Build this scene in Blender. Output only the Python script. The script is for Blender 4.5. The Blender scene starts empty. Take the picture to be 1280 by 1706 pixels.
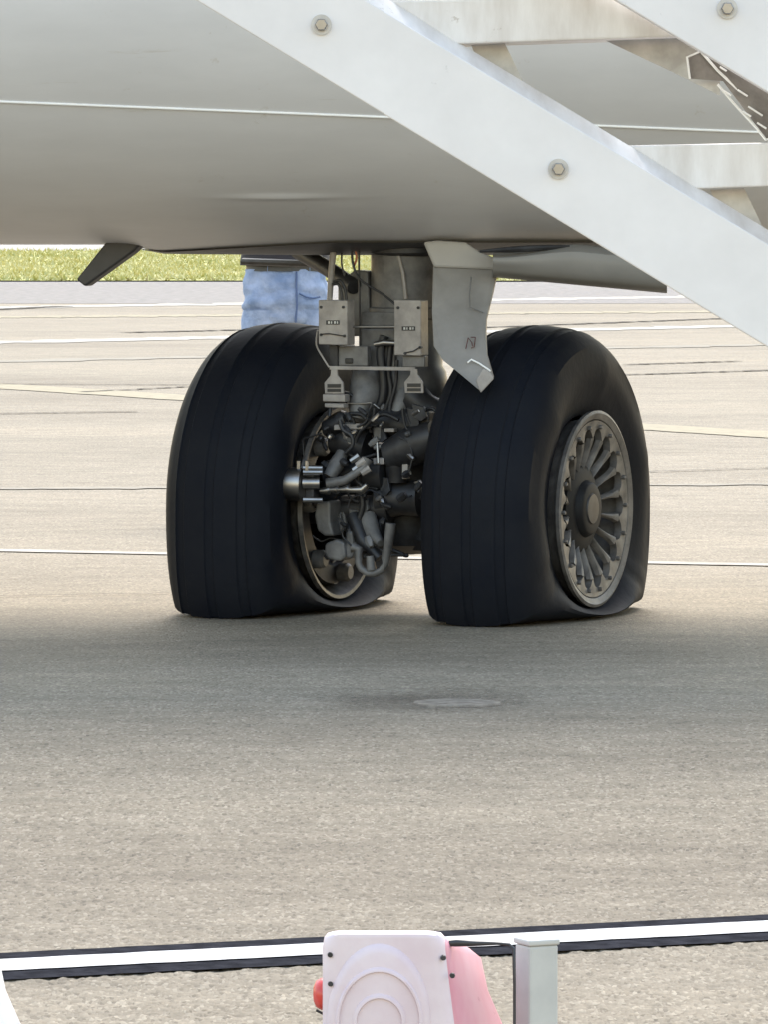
import bpy, bmesh, math, random
import numpy as np
from mathutils import Vector, Matrix, noise

R = math.radians
random.seed(7)
rng = np.random.default_rng(5)
scene = bpy.context.scene
col = scene.collection

# ------------------------------------------------------------------ camera
FPX, CAMH, HORIZON = 10360.0, 1.40, 300.0       # focal length in photo pixels, eye height, horizon row
PITCH = math.atan((853 - HORIZON) / FPX)
cam = bpy.data.cameras.new('camera')
cam.sensor_fit = 'HORIZONTAL'
cam.sensor_width = 36
cam.lens = 36 * FPX / 1280
cam.clip_end = 3000
cam_ob = bpy.data.objects.new('camera', cam)
cam_ob.location = (0, 0, CAMH)
cam_ob.rotation_euler = (math.pi / 2 - PITCH, 0, 0)
col.objects.link(cam_ob)
scene.camera = cam_ob

# ------------------------------------------------------------------ world, sun, exposure
SUN_EL, SUN_AZ = R(46), R(6)                    # sun stands behind the aircraft, a little to the right
w = bpy.data.worlds.new('World')
scene.world = w
w.use_nodes = True
nt = w.node_tree
bg = nt.nodes['Background']
sky = nt.nodes.new('ShaderNodeTexSky')
sky.sky_type = 'NISHITA'
sky.sun_disc = False
sky.sun_elevation = SUN_EL
sky.sun_rotation = SUN_AZ
sky.air_density = 2.0
sky.dust_density = 1.0
sky.ozone_density = 1.3
sky_tint = nt.nodes.new('ShaderNodeMix')              # even tint that cancels the green cast of the sky model
sky_tint.data_type = 'RGBA'; sky_tint.blend_type = 'MULTIPLY'; sky_tint.inputs[0].default_value = 1.0
sky_tint.inputs[7].default_value = (1.05, 0.955, 0.945, 1)
nt.links.new(sky.outputs[0], sky_tint.inputs[6])
nt.links.new(sky_tint.outputs[2], bg.inputs[0])
bg.inputs[1].default_value = 0.14
sun = bpy.data.lights.new('sun', 'SUN')
sun.energy = 1.5
sun.angle = R(29)
sun.color = (1.0, 0.92, 0.80)
sun_ob = bpy.data.objects.new('sun', sun)
sd = Vector((math.sin(SUN_AZ) * math.cos(SUN_EL), math.cos(SUN_AZ) * math.cos(SUN_EL), math.sin(SUN_EL)))
sun_ob.rotation_euler = sd.to_track_quat('Z', 'Y').to_euler()
sun_ob.location = sd * 40
col.objects.link(sun_ob)
vs = scene.view_settings
vs.view_transform = 'Standard'
vs.look = 'None'
vs.exposure = 1.80
vs.gamma = 1

# ------------------------------------------------------------------ photo pixel -> place
_f = Vector((0, math.cos(PITCH), -math.sin(PITCH)))
_u = Vector((0, math.sin(PITCH), math.cos(PITCH)))
def ray(px, py):
    return _f + Vector((1, 0, 0)) * ((px - 640) / FPX) + _u * (-(py - 853) / FPX)
def at(px, py, Y):                               # the point seen at that pixel, Y metres away
    d = ray(px, py)
    return Vector((0, 0, CAMH)) + d * (Y / d.y)
def gnd(px, py, z=0.0):                          # the point of the ground seen at that pixel
    d = ray(px, py)
    return Vector((0, 0, CAMH)) + d * ((z - CAMH) / d.z)

# ------------------------------------------------------------------ materials
def mat(name, c, rough=0.5, metal=0.0, var=0.12, scale=6.0, bump=0.0, bscale=60.0, c2=None, spec=0.5, stretch=None, coat=0.0, scuff=None):
    m = bpy.data.materials.new(name)
    m.use_nodes = True
    t = m.node_tree
    p = t.nodes['Principled BSDF']
    p.inputs['Roughness'].default_value = rough
    p.inputs['Metallic'].default_value = metal
    p.inputs['Specular IOR Level'].default_value = spec
    p.inputs['Coat Weight'].default_value = coat
    tc = t.nodes.new('ShaderNodeTexCoord')
    src = tc.outputs['Object']
    if stretch:
        mp = t.nodes.new('ShaderNodeMapping')
        mp.inputs['Scale'].default_value = stretch
        t.links.new(src, mp.inputs[0]); src = mp.outputs[0]
    n = t.nodes.new('ShaderNodeTexNoise')
    n.inputs['Scale'].default_value = scale
    n.inputs['Detail'].default_value = 8
    n.inputs['Roughness'].default_value = 0.62
    t.links.new(src, n.inputs['Vector'])
    r = t.nodes.new('ShaderNodeValToRGB')
    a = c2 if c2 else [x * (1 - var) for x in c]
    b = c if c2 else [min(1, x * (1 + var)) for x in c]
    r.color_ramp.elements[0].position = 0.33
    r.color_ramp.elements[1].position = 0.67
    r.color_ramp.elements[0].color = (*a, 1)
    r.color_ramp.elements[1].color = (*b, 1)
    t.links.new(n.outputs['Fac'], r.inputs[0])
    out = r.outputs[0]
    if scuff:                                              # sparse chips and scratches: (colour, scale, threshold)
        for sc_, st_ in ((scuff[1], (1, 1, 1)), (scuff[1] * 0.5, (0.25, 1, 3.0))):
            mp2 = t.nodes.new('ShaderNodeMapping'); mp2.inputs['Scale'].default_value = st_; mp2.inputs['Rotation'].default_value = (0, 0.5, 0.2)
            t.links.new(tc.outputs['Object'], mp2.inputs[0])
            n3 = t.nodes.new('ShaderNodeTexNoise'); n3.inputs['Scale'].default_value = sc_; n3.inputs['Detail'].default_value = 9; n3.inputs['Roughness'].default_value = 0.72
            t.links.new(mp2.outputs[0], n3.inputs['Vector'])
            mr_ = t.nodes.new('ShaderNodeMapRange'); mr_.inputs[1].default_value = scuff[2]; mr_.inputs[2].default_value = scuff[2] + 0.05; mr_.inputs[4].default_value = 0.75
            t.links.new(n3.outputs['Fac'], mr_.inputs[0])
            mx = t.nodes.new('ShaderNodeMix'); mx.data_type = 'RGBA'; mx.inputs[7].default_value = (*scuff[0], 1)
            t.links.new(mr_.outputs[0], mx.inputs[0]); t.links.new(out, mx.inputs[6]); out = mx.outputs[2]
    t.links.new(out, p.inputs['Base Color'])
    if bump > 0:
        n2 = t.nodes.new('ShaderNodeTexNoise')
        n2.inputs['Scale'].default_value = bscale
        n2.inputs['Detail'].default_value = 5
        t.links.new(src, n2.inputs['Vector'])
        bp = t.nodes.new('ShaderNodeBump')
        bp.inputs['Strength'].default_value = bump
        bp.inputs['Distance'].default_value = 0.01
        t.links.new(n2.outputs['Fac'], bp.inputs['Height'])
        t.links.new(bp.outputs[0], p.inputs['Normal'])
    return m

def tarmac_material():
    m = bpy.data.materials.new('worn_tarmac')
    m.use_nodes = True
    t = m.node_tree; L = t.links.new
    p = t.nodes['Principled BSDF']
    p.inputs['Roughness'].default_value = 0.78
    p.inputs['Specular IOR Level'].default_value = 0.12
    g = t.nodes.new('ShaderNodeNewGeometry')
    def noise_n(scale, detail=6, sc=(1, 1, 1)):
        mp = t.nodes.new('ShaderNodeMapping'); mp.inputs['Scale'].default_value = sc
        L(g.outputs['Position'], mp.inputs[0])
        n = t.nodes.new('ShaderNodeTexNoise'); n.inputs['Scale'].default_value = scale
        n.inputs['Detail'].default_value = detail; n.inputs['Roughness'].default_value = 0.6
        L(mp.outputs[0], n.inputs['Vector']); return n
    def ramp(fac, stops):
        r = t.nodes.new('ShaderNodeValToRGB')
        while len(r.color_ramp.elements) < len(stops): r.color_ramp.elements.new(0.5)
        for e, (pos, c) in zip(r.color_ramp.elements, stops):
            e.position = pos; e.color = (*c, 1)
        L(fac, r.inputs[0]); return r
    def mix(kind, fac, a, b):
        x = t.nodes.new('ShaderNodeMix'); x.data_type = 'RGBA'; x.blend_type = kind
        if isinstance(fac, (int, float)): x.inputs[0].default_value = fac
        else: L(fac, x.inputs[0])
        L(a, x.inputs[6]); L(b, x.inputs[7]); return x.outputs[2]
    v = t.nodes.new('ShaderNodeTexVoronoi'); v.inputs['Scale'].default_value = 150
    mpv = t.nodes.new('ShaderNodeMapping'); L(g.outputs['Position'], mpv.inputs[0]); mpv.inputs['Scale'].default_value = (1, 0.35, 1)
    L(mpv.outputs[0], v.inputs['Vector'])
    sep = t.nodes.new('ShaderNodeSeparateColor'); L(v.outputs['Color'], sep.inputs[0])
    stone = ramp(sep.outputs[0], [(0.0, (0.130, 0.112, 0.085)), (0.2, (0.184, 0.159, 0.119)), (0.8, (0.214, 0.186, 0.141)), (1.0, (0.285, 0.253, 0.196))])
    big = ramp(noise_n(0.45, 8, (0.35, 1, 1)).outputs['Fac'], [(0.3, (0.72, 0.71, 0.71)), (0.55, (1, 1, 1)), (0.75, (1.12, 1.10, 1.07))])
    mid = ramp(noise_n(6, 8, (0.5, 1.0, 1)).outputs['Fac'], [(0.3, (0.82, 0.81, 0.80)), (0.7, (1.14, 1.13, 1.12))])
    c = mix('MULTIPLY', 1.0, stone.outputs[0], big.outputs[0])
    c = mix('MULTIPLY', 1.0, c, mid.outputs[0])
    L(c, p.inputs['Base Color'])
    bp = t.nodes.new('ShaderNodeBump'); bp.inputs['Strength'].default_value = 0.35; bp.inputs['Distance'].default_value = 0.006
    L(v.outputs['Distance'], bp.inputs['Height']); bp.invert = True
    L(bp.outputs[0], p.inputs['Normal'])
    return m

M = {}
M['tarmac'] = tarmac_material()
M['grey_asphalt'] = mat('grey_asphalt', (0.235, 0.218, 0.20), 0.9, spec=0.03, var=0.25, scale=8, bump=0.4, bscale=90)
M['pale_concrete'] = mat('pale_concrete', (0.33, 0.31, 0.28), 0.9, spec=0.03, var=0.1, scale=1.2, stretch=(0.3, 1, 1))
M['pale_pave'] = mat('pale_pavement', (0.262, 0.233, 0.19), 0.9, spec=0.03, c2=(0.215, 0.19, 0.154), scale=9, bump=0.3, bscale=70, stretch=(0.35, 0.8, 1))
M['grey_tarmac'] = mat('grey_tarmac', (0.225, 0.208, 0.188), 0.9, spec=0.04, c2=(0.14, 0.134, 0.125), scale=26, bump=0.4, bscale=110, stretch=(1, 0.4, 1))
M['tar'] = mat('tar_seam', (0.085, 0.077, 0.066), 0.9, spec=0.03, var=0.3, scale=12)
M['line_white'] = mat('line_white', (0.62, 0.61, 0.585), 0.85, spec=0.05, c2=(0.44, 0.43, 0.41), scuff=((0.22, 0.20, 0.17), 30, 0.64), scale=45, bump=0.2, bscale=120)
M['line_far'] = mat('line_worn_white', (0.46, 0.435, 0.385), 0.9, spec=0.03, c2=(0.29, 0.265, 0.225), scale=5)
M['line_cream'] = mat('line_cream', (0.36, 0.315, 0.225), 0.9, spec=0.03, c2=(0.27, 0.24, 0.18), scale=10)
M['line_faint'] = mat('line_faint', (0.31, 0.28, 0.225), 0.9, spec=0.03, c2=(0.24, 0.22, 0.185), scale=7)
M['line_black'] = mat('line_black', (0.028, 0.028, 0.032), 0.95, var=0.35, spec=0.0, scale=25, bump=0.3, bscale=120)
M['grass'] = mat('grass', (0.32, 0.32, 0.11), 0.8, spec=0.1, c2=(0.60, 0.53, 0.28), scale=0.6)
M['soil'] = mat('soil', (0.46, 0.42, 0.2), 0.9, spec=0.05, c2=(0.32, 0.33, 0.1), scale=0.8)
M['skin_paint'] = mat('grey_aircraft_paint', (0.715, 0.722, 0.75), 0.42, var=0.05, scale=3.0, bump=0.05, bscale=4, scuff=((0.60, 0.585, 0.57), 6, 0.64), stretch=(0.5, 1.5, 1.5))
M['fairing_paint'] = mat('fairing_paint', (0.34, 0.325, 0.305), 0.5, var=0.08, scale=5)
M['belly_dark'] = mat('dark_belly_band', (0.085, 0.085, 0.09), 0.5, c2=(0.045, 0.045, 0.05), scale=7, stretch=(0.6, 2, 2))
M['door_paint'] = mat('belly_door_paint', (0.22, 0.215, 0.205), 0.5, var=0.08, scale=4)
M['trim'] = mat('bright_trim', (0.86, 0.86, 0.84), 0.25, metal=0.0, var=0.04, spec=0.8)
M['black_metal'] = mat('black_metal', (0.03, 0.03, 0.033), 0.45, var=0.3)
M['rubber'] = mat('tyre_rubber', (0.0060, 0.0074, 0.0112), 0.7, c2=(0.0026, 0.0042, 0.0088), scale=7, bump=0.12, bscale=40, spec=0.16)
M['rim'] = mat('wheel_alloy', (0.165, 0.155, 0.145), 0.55, metal=0.1, c2=(0.06, 0.057, 0.055), scale=16)
M['rim_inner'] = mat('rim_brake_dust', (0.15, 0.14, 0.13), 0.5, metal=0.3, c2=(0.03, 0.03, 0.03), scale=22)
M['rim_dark'] = mat('hub_near_black', (0.010, 0.011, 0.013), 0.65, spec=0.25, c2=(0.006, 0.006, 0.007), scale=18)  # near-black tone of the hub, darker than the rim
M['gear_paint'] = mat('gear_grey_paint', (0.19, 0.187, 0.182), 0.5, c2=(0.055, 0.054, 0.054), scale=9, bump=0.08, bscale=30)
M['gear_pale'] = mat('gear_pale_paint', (0.36, 0.335, 0.31), 0.5, c2=(0.20, 0.185, 0.175), scale=14)
M['strut_door_paint'] = mat('strut_door_paint', (0.30, 0.285, 0.265), 0.5, c2=(0.215, 0.205, 0.19), scale=7, stretch=(1, 1, 0.6))
M['gear_dark'] = mat('gear_dark_grime', (0.04, 0.041, 0.045), 0.5, c2=(0.012, 0.012, 0.014), scale=16, metal=0.2)
M['chrome'] = mat('bare_steel', (0.30, 0.29, 0.28), 0.36, metal=1.0, var=0.15, scale=20)
M['hose'] = mat('hose_rubber', (0.018, 0.018, 0.02), 0.5, var=0.2)
M['label'] = mat('label_black', (0.02, 0.02, 0.02), 0.5)
M['label_mark'] = mat('label_mark', (0.5, 0.5, 0.48), 0.5)
M['ink'] = mat('marker_ink', (0.10, 0.04, 0.035), 0.6)
M['copper'] = mat('orange_wire', (0.45, 0.16, 0.08), 0.5)
M['galv'] = mat('white_stair_paint', (0.71, 0.70, 0.70), 0.45, c2=(0.64, 0.63, 0.63), scale=7, bump=0.12, bscale=9, scuff=((0.42, 0.41, 0.40), 14, 0.67))
M['galv_worn'] = mat('worn_stair_paint', (0.74, 0.725, 0.71), 0.5, c2=(0.58, 0.55, 0.52), scuff=((0.36, 0.31, 0.26), 20, 0.64), scale=9, stretch=(3, 1, 0.7))
M['steel_dull'] = mat('galvanised_steel', (0.42, 0.42, 0.42), 0.45, metal=0.6, var=0.2, scale=20)
M['grip'] = mat('grip_plate', (0.26, 0.24, 0.22), 0.55, metal=0.2, c2=(0.15, 0.135, 0.125), scale=25)
M['denim'] = mat('denim', (0.34, 0.43, 0.60), 0.85, c2=(0.16, 0.24, 0.39), scale=12, bump=0.9, bscale=25)
M['denim_dark'] = mat('denim_seam_and_fold', (0.09, 0.14, 0.26), 0.9)
M['jacket'] = mat('dark_jacket', (0.022, 0.022, 0.028), 0.8, var=0.2)
M['belt'] = mat('belt', (0.05, 0.055, 0.05), 0.5)
M['skin'] = mat('skin', (0.46, 0.27, 0.19), 0.5, var=0.06)
M['hair'] = mat('hair', (0.03, 0.02, 0.015), 0.6)
M['plastic_white'] = mat('white_plastic', (0.66, 0.575, 0.60), 0.45, c2=(0.60, 0.49, 0.525), scale=14, bump=0.1, bscale=30, scuff=((0.40, 0.33, 0.33), 40, 0.66))
M['plastic_plain'] = mat('plain_white_plastic', (0.74, 0.74, 0.73), 0.42, var=0.04, scale=3)
M['plastic_pink'] = mat('faded_red_plastic', (0.56, 0.22, 0.27), 0.45, c2=(0.62, 0.36, 0.40), scuff=((0.42, 0.16, 0.18), 30, 0.66), scale=9, stretch=(1, 1, 0.5))
M['red_lens'] = mat('red_lens', (0.62, 0.07, 0.055), 0.25, var=0.1)
M['post'] = mat('pale_post', (0.52, 0.52, 0.49), 0.6, spec=0.25, c2=(0.44, 0.44, 0.42), scale=14, scuff=((0.28, 0.27, 0.25), 45, 0.64))
M['cover'] = mat('pale_metal_cover', (0.30, 0.26, 0.205), 0.9, spec=0.0, c2=(0.15, 0.13, 0.105), scale=22, bump=0.3, bscale=80)
M['stain'] = mat('oil_stain', (0.17, 0.145, 0.115), 0.7, var=0.3, scale=10)

# ------------------------------------------------------------------ mesh helper
class MB:
    def __init__(s): s.v = []; s.f = []
    def add(s, vs_, fs):
        o = len(s.v); s.v += [Vector(q) for q in vs_]; s.f += [tuple(i + o for i in f) for f in fs]; return s
    def box(s, c, size, rot=None):
        c = Vector(c); h = [x / 2 for x in size]
        vs_ = [Vector((i * h[0], j * h[1], k * h[2])) for i in (-1, 1) for j in (-1, 1) for k in (-1, 1)]
        if rot is not None: vs_ = [rot @ q for q in vs_]
        return s.add([c + q for q in vs_], [(0, 1, 3, 2), (4, 6, 7, 5), (0, 4, 5, 1), (2, 3, 7, 6), (0, 2, 6, 4), (1, 5, 7, 3)])
    def prism(s, pts, ext):
        pts = [Vector(q) for q in pts]; ext = Vector(ext); n = len(pts)
        return s.add(pts + [q + ext for q in pts], [tuple(range(n)), tuple(range(2 * n - 1, n - 1, -1))] +
                     [(i, i + n, (i + 1) % n + n, (i + 1) % n) for i in range(n)])
    def tube(s, pts, r, n=10, cap=True):
        pts = [Vector(q) for q in pts]; m = len(pts)
        rs = r if isinstance(r, (list, tuple)) else [r] * m
        o = len(s.v); prev = None
        for i, q in enumerate(pts):
            t = (pts[min(i + 1, m - 1)] - pts[max(i - 1, 0)]).normalized()
            if prev is None:
                a = t.cross(Vector((0, 0, 1)));
                if a.length < 0.1: a = t.cross(Vector((1, 0, 0)))
            else: a = prev - t * prev.dot(t)
            a.normalize(); prev = a; b = t.cross(a)
            s.v += [q + (a * math.cos(2 * math.pi * k / n) + b * math.sin(2 * math.pi * k / n)) * rs[i] for k in range(n)]
        for i in range(m - 1):
            for k in range(n):
                k2 = (k + 1) % n
                s.f.append((o + i * n + k, o + i * n + k2, o + (i + 1) * n + k2, o + (i + 1) * n + k))
        if cap:
            s.f.append(tuple(o + k for k in range(n))[::-1]); s.f.append(tuple(o + (m - 1) * n + k for k in range(n)))
        return s
    def lathe(s, prof, n=64, axis='X', closed=False):            # profile of (along axis, radius)
        o = len(s.v); m = len(prof)
        for x, r in prof:
            for k in range(n):
                a = 2 * math.pi * k / n
                if axis == 'X': s.v.append(Vector((x, r * math.sin(a), r * math.cos(a))))
                else: s.v.append(Vector((r * math.cos(a), r * math.sin(a), x)))
        for i in range(m if closed else m - 1):
            j = (i + 1) % m
            for k in range(n):
                k2 = (k + 1) % n
                s.f.append((o + i * n + k, o + i * n + k2, o + j * n + k2, o + j * n + k))
        return s
    def grid(s, rows):
        o = len(s.v); n = len(rows[0])
        for r in rows: s.v += [Vector(q) for q in r]
        for i in range(len(rows) - 1):
            for k in range(n - 1):
                s.f.append((o + i * n + k, o + i * n + k + 1, o + (i + 1) * n + k + 1, o + (i + 1) * n + k))
        return s
    def xform(s, mtx): s.v = [mtx @ q for q in s.v]; return s
    def mesh(s, name, material, off=None, smooth=None):
        me = bpy.data.meshes.new(name)
        me.from_pydata([tuple(q - off) if off else tuple(q) for q in s.v], [], s.f)
        b = bmesh.new(); b.from_mesh(me); bmesh.ops.recalc_face_normals(b, faces=b.faces); b.to_mesh(b and me); b.free()
        me.materials.append(M[material] if isinstance(material, str) else material)
        if smooth is not None:
            me.shade_smooth()
            try: me.set_sharp_from_angle(angle=R(smooth))
            except Exception: pass
        return me
    def build(s, name, material, parent=None, off=None, smooth=None, bevel=0.0, matrix=None):
        o = bpy.data.objects.new(name, s.mesh(name, material, off, smooth)); col.objects.link(o)
        if parent: o.parent = parent
        if matrix is not None: o.matrix_local = matrix
        if bevel:
            md = o.modifiers.new('bevel', 'BEVEL'); md.width = bevel; md.segments = 2; md.limit_method = 'ANGLE'; md.angle_limit = R(35)
        return o

def tag(o, label=None, cat=None, group=None, kind=None):
    if label: o['label'] = label
    if cat: o['category'] = cat
    if group: o['group'] = group
    if kind: o['kind'] = kind
    return o
def root(name, loc, label, cat, group=None):
    o = bpy.data.objects.new(name, None); o.location = loc; o.empty_display_size = 0.1; col.objects.link(o)
    return tag(o, label, cat, group)
def put(name, me, parent, matrix=None):
    o = bpy.data.objects.new(name, me); col.objects.link(o); o.parent = parent
    if matrix is not None: o.matrix_local = matrix
    return o
def copy_tree(o, parent=None):
    c = o.copy(); col.objects.link(c); c.parent = parent
    for ch in list(o.children): copy_tree(ch, c)
    return c

# ================================================================== THE SETTING
g = MB().add([(-400, -100, 0), (400, -100, 0), (400, 900, 0), (-400, 900, 0)], [(0, 1, 2, 3)])
tag(g.build('tarmac', 'tarmac'), kind='structure', label='worn beige tarmac apron with coarse stone surface')

# coarse stones standing proud of the near tarmac (real relief)
def relief(x0, x1, y0, y1, sx, sy, amp):
    nx, ny = int((x1 - x0) / sx), int((y1 - y0) / sy)
    h = rng.random((ny, nx))
    big = np.kron(rng.random((ny // 2 + 1, nx // 2 + 1)), np.ones((2, 2)))[:ny, :nx]
    h = 0.75 * h + 0.5 * big
    for _ in range(1):
        h = (h + 0.6 * (np.roll(h, 1, 0) + np.roll(h, -1, 0) + np.roll(h, 1, 1) + np.roll(h, -1, 1))) / 3.4
    h = np.clip((h - 0.42) / 0.5, 0, 1)
    X, Y = np.meshgrid(np.linspace(x0, x1, nx), np.linspace(y0, y1, ny))
    fade = np.clip((y1 - Y) / 3.0, 0, 1) * np.clip((Y - y0) / 0.3, 0, 1) * np.clip((X - x0) / 0.2, 0, 1) * np.clip((x1 - X) / 0.2, 0, 1)
    X = X + (rng.random((ny, nx)) - 0.5) * sx * 0.6; Y = Y + (rng.random((ny, nx)) - 0.5) * sy * 0.6
    Z = 0.0025 * np.ones_like(h) + amp * h * fade
    co = np.stack([X, Y, Z], -1).reshape(-1, 3).astype(np.float32)
    i = np.arange(nx * ny).reshape(ny, nx)
    q = np.stack([i[:-1, :-1], i[:-1, 1:], i[1:, 1:], i[1:, :-1]], -1).reshape(-1)
    me = bpy.data.meshes.new('coarse_stones')
    nf = len(q) // 4
    me.vertices.add(len(co)); me.vertices.foreach_set('co', co.ravel())
    me.loops.add(len(q)); me.loops.foreach_set('vertex_index', q.astype(np.int32))
    me.polygons.add(nf); me.polygons.foreach_set('loop_start', np.arange(0, nf * 4, 4, dtype=np.int32))
    me.update(calc_edges=True); me.shade_smooth()
    me.materials.append(M['tarmac'])
    o = bpy.data.objects.new('coarse_stones', me); col.objects.link(o)
    return tag(o, 'coarse beige stones bedded in the near tarmac', 'stones', kind='stuff')
relief(-1.9, 1.9, 8.8, 17.6, 0.0058, 0.0085, 0.0048)

def strip(name, p0, p1, width_m, z, material, jag=0.0, n=60, ext=0.0, wob=0.0, kind='structure', label=None):
    a, b = gnd(*p0), gnd(*p1); a.z = b.z = z
    d = (b - a).normalized(); a = a - d * ext; b = b + d * ext
    nrm = Vector((-d.y, d.x, 0)); rows = []
    L_ = (b - a).length; n = int(max(n, min(400, L_ / 0.05))) if jag else n
    for i in range(n + 1):
        q = a.lerp(b, i / n)
        wv = wob * noise.noise(Vector((i * 0.35, p0[1], 0)))
        j1 = jag * noise.noise(Vector((i * 0.9, p0[1] * 1.7, 3))); j2 = jag * noise.noise(Vector((i * 0.9, p0[1] * 2.1, 9)))
        rows.append([q + nrm * (width_m / 2 + wv + j1), q + nrm * (-width_m / 2 + wv + j2)])
    o = MB().grid(rows).build(name, material)
    return tag(o, label, kind=kind)

# border line in the foreground: black bed with a white stripe on it
strip('black_marking_bed', (0, 1616.5), (1280, 1551), 0.36, 0.0082, 'line_black', jag=0.006, ext=6, label='black painted bed under the white apron line')
strip('white_marking', (0, 1616.5), (1280, 1551), 0.155, 0.0105, 'line_white', jag=0.006, ext=6, label='white apron line edged in black')
# markings on the apron behind the aircraft
strip('white_marking', (0, 918), (1280, 942), 0.14, 0.004, 'line_far', jag=0.012, ext=12, label='thin white line painted just behind the wheels')
strip('cream_marking', (0, 644), (1280, 725), 0.50, 0.004, 'line_cream', jag=0.03, ext=25, label='cream line slanting across the apron')
strip('white_marking', (0, 571), (1280, 543), 0.75, 0.004, 'line_far', jag=0.25, ext=30, wob=0.3, label='broad white line towards the grass')
strip('white_marking', (0, 513), (1280, 493), 1.0, 0.004, 'line_far', jag=0.4, ext=35, wob=0.4, label='farthest white line before the grass')
strip('faint_marking', (0, 603), (1280, 575), 0.45, 0.004, 'line_faint', jag=0.2, ext=30, wob=0.3, label='worn cream line')
strip('faint_marking', (640, 524), (1280, 519), 0.8, 0.004, 'line_cream', jag=0.3, ext=8, wob=0.3, label='short worn cream line')
strip('faint_marking', (0, 815), (1280, 808), 0.15, 0.004, 'line_faint', jag=0.08, ext=12, label='very faint pale line')
for p0, p1, wd in (((250, 554), (420, 550), 0.35), ((0, 641), (330, 642), 0.12), ((180, 652), (340, 644), 0.12), ((20, 690), (150, 688), 0.12),
                   ((820, 546), (1215, 531), 0.3), ((1090, 624), (1280, 618), 0.2), ((1090, 607), (1190, 604), 0.2), ((1090, 787), (1280, 781), 0.05),
                   ((0, 516), (90, 512), 0.5), ((0, 995), (290, 990), 0.02), ((620, 690), (720, 686), 0.1)):
    wd *= 0.5
    strip('tar_seam', p0, p1, wd, 0.006, 'tar', jag=wd * 0.5, ext=0.3, wob=wd * 0.9, label='dark tar seam in the apron')
# asphalt bands
def band(name, y_near, y_far, material, z, label, w=200):
    a, b = gnd(640, y_near).y, gnd(640, y_far).y
    n = 80; rows = []
    for i in range(n + 1):
        x = -w + 2 * w * i / n
        rows.append([(x, a + 0.15 * math.sin(i * 1.7), z), (x, b + 0.3 * math.sin(i * 2.3), z)])
    return tag(MB().grid(rows).build(name, material), label, kind='structure')
band('asphalt_band', 506, 470, 'grey_asphalt', 0.0025, 'grey asphalt shoulder along the grass')
gy0, gy1 = gnd(640, 470).y, gnd(640, 420).y
tag(MB().add([(-90, gy0, 0.02), (90, gy0, 0.02), (90, gy1, 0.02), (-90, gy1, 0.02)], [(0, 1, 2, 3)]).build('verge', 'soil'), 'earth of the grass verge', kind='structure')
tag(MB().add([(-300, gy1, 0.01), (300, gy1, 0.01), (300, 700, 0.01), (-300, 700, 0.01)], [(0, 1, 2, 3)]).build('far_pavement', 'pale_concrete'), 'pale pavement beyond the grass verge', kind='structure')
def grass():
    n = 45000
    x = rng.uniform(-11, 9, n); y = gy0 + (gy1 - gy0) * rng.random(n) ** 1.2
    h = rng.uniform(0.03, 0.11, n); a = rng.uniform(0, 6.283, n); wd = rng.uniform(0.012, 0.03, n)
    dx, dy = np.cos(a) * wd, np.sin(a) * wd; lx, ly = rng.normal(0, 0.05, n), rng.normal(0, 0.05, n)
    co = np.stack([np.stack([x - dx, y - dy, 0 * x + 0.015], -1), np.stack([x + dx, y + dy, 0 * x + 0.015], -1), np.stack([x + lx, y + ly, h], -1)], 1).reshape(-1, 3)
    me = bpy.data.meshes.new('grass')
    me.vertices.add(3 * n); me.vertices.foreach_set('co', co.astype(np.float32).ravel())
    me.loops.add(3 * n); me.loops.foreach_set('vertex_index', np.arange(3 * n, dtype=np.int32))
    me.polygons.add(n); me.polygons.foreach_set('loop_start', np.arange(0, 3 * n, 3, dtype=np.int32))
    me.update(calc_edges=True); me.materials.append(M['grass'])
    o = bpy.data.objects.new('grass', me); col.objects.link(o)
    tag(o, 'short sun-bleached grass of the verge behind the apron', 'grass', kind='stuff')
grass()

# ================================================================== THE AIRCRAFT
GX, GY = 0.086, 20.14
G = Vector((GX, GY, 0))
plane = root('airliner', G, 'grey airliner standing on landing gear with two flat tyres', 'aircraft')
AX = Vector((math.cos(R(24)), -math.sin(R(24)), 0))       # axle direction, to the right and towards the viewer
FW = Vector((-math.sin(R(24)), -math.cos(R(24)), 0))      # the way the gear faces
UP = Vector((0, 0, 1))
ROT = Matrix((AX, -FW, UP)).transposed()                  # gear frame: x = axle, y = away, z = up
GM = Matrix.Translation(G) @ ROT.to_4x4()
def gp(px, py, v):                                         # pixel on the gear-frame plane standing v metres in front of the strut
    d = ray(px, py); c = Vector((0, 0, CAMH))
    t = ((G + FW * v) - c).dot(FW) / d.dot(FW)
    return c + d * t
def part(name, mb, material, parent=plane, **k): return mb.build(name, material, parent, off=G, **k)

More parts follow.
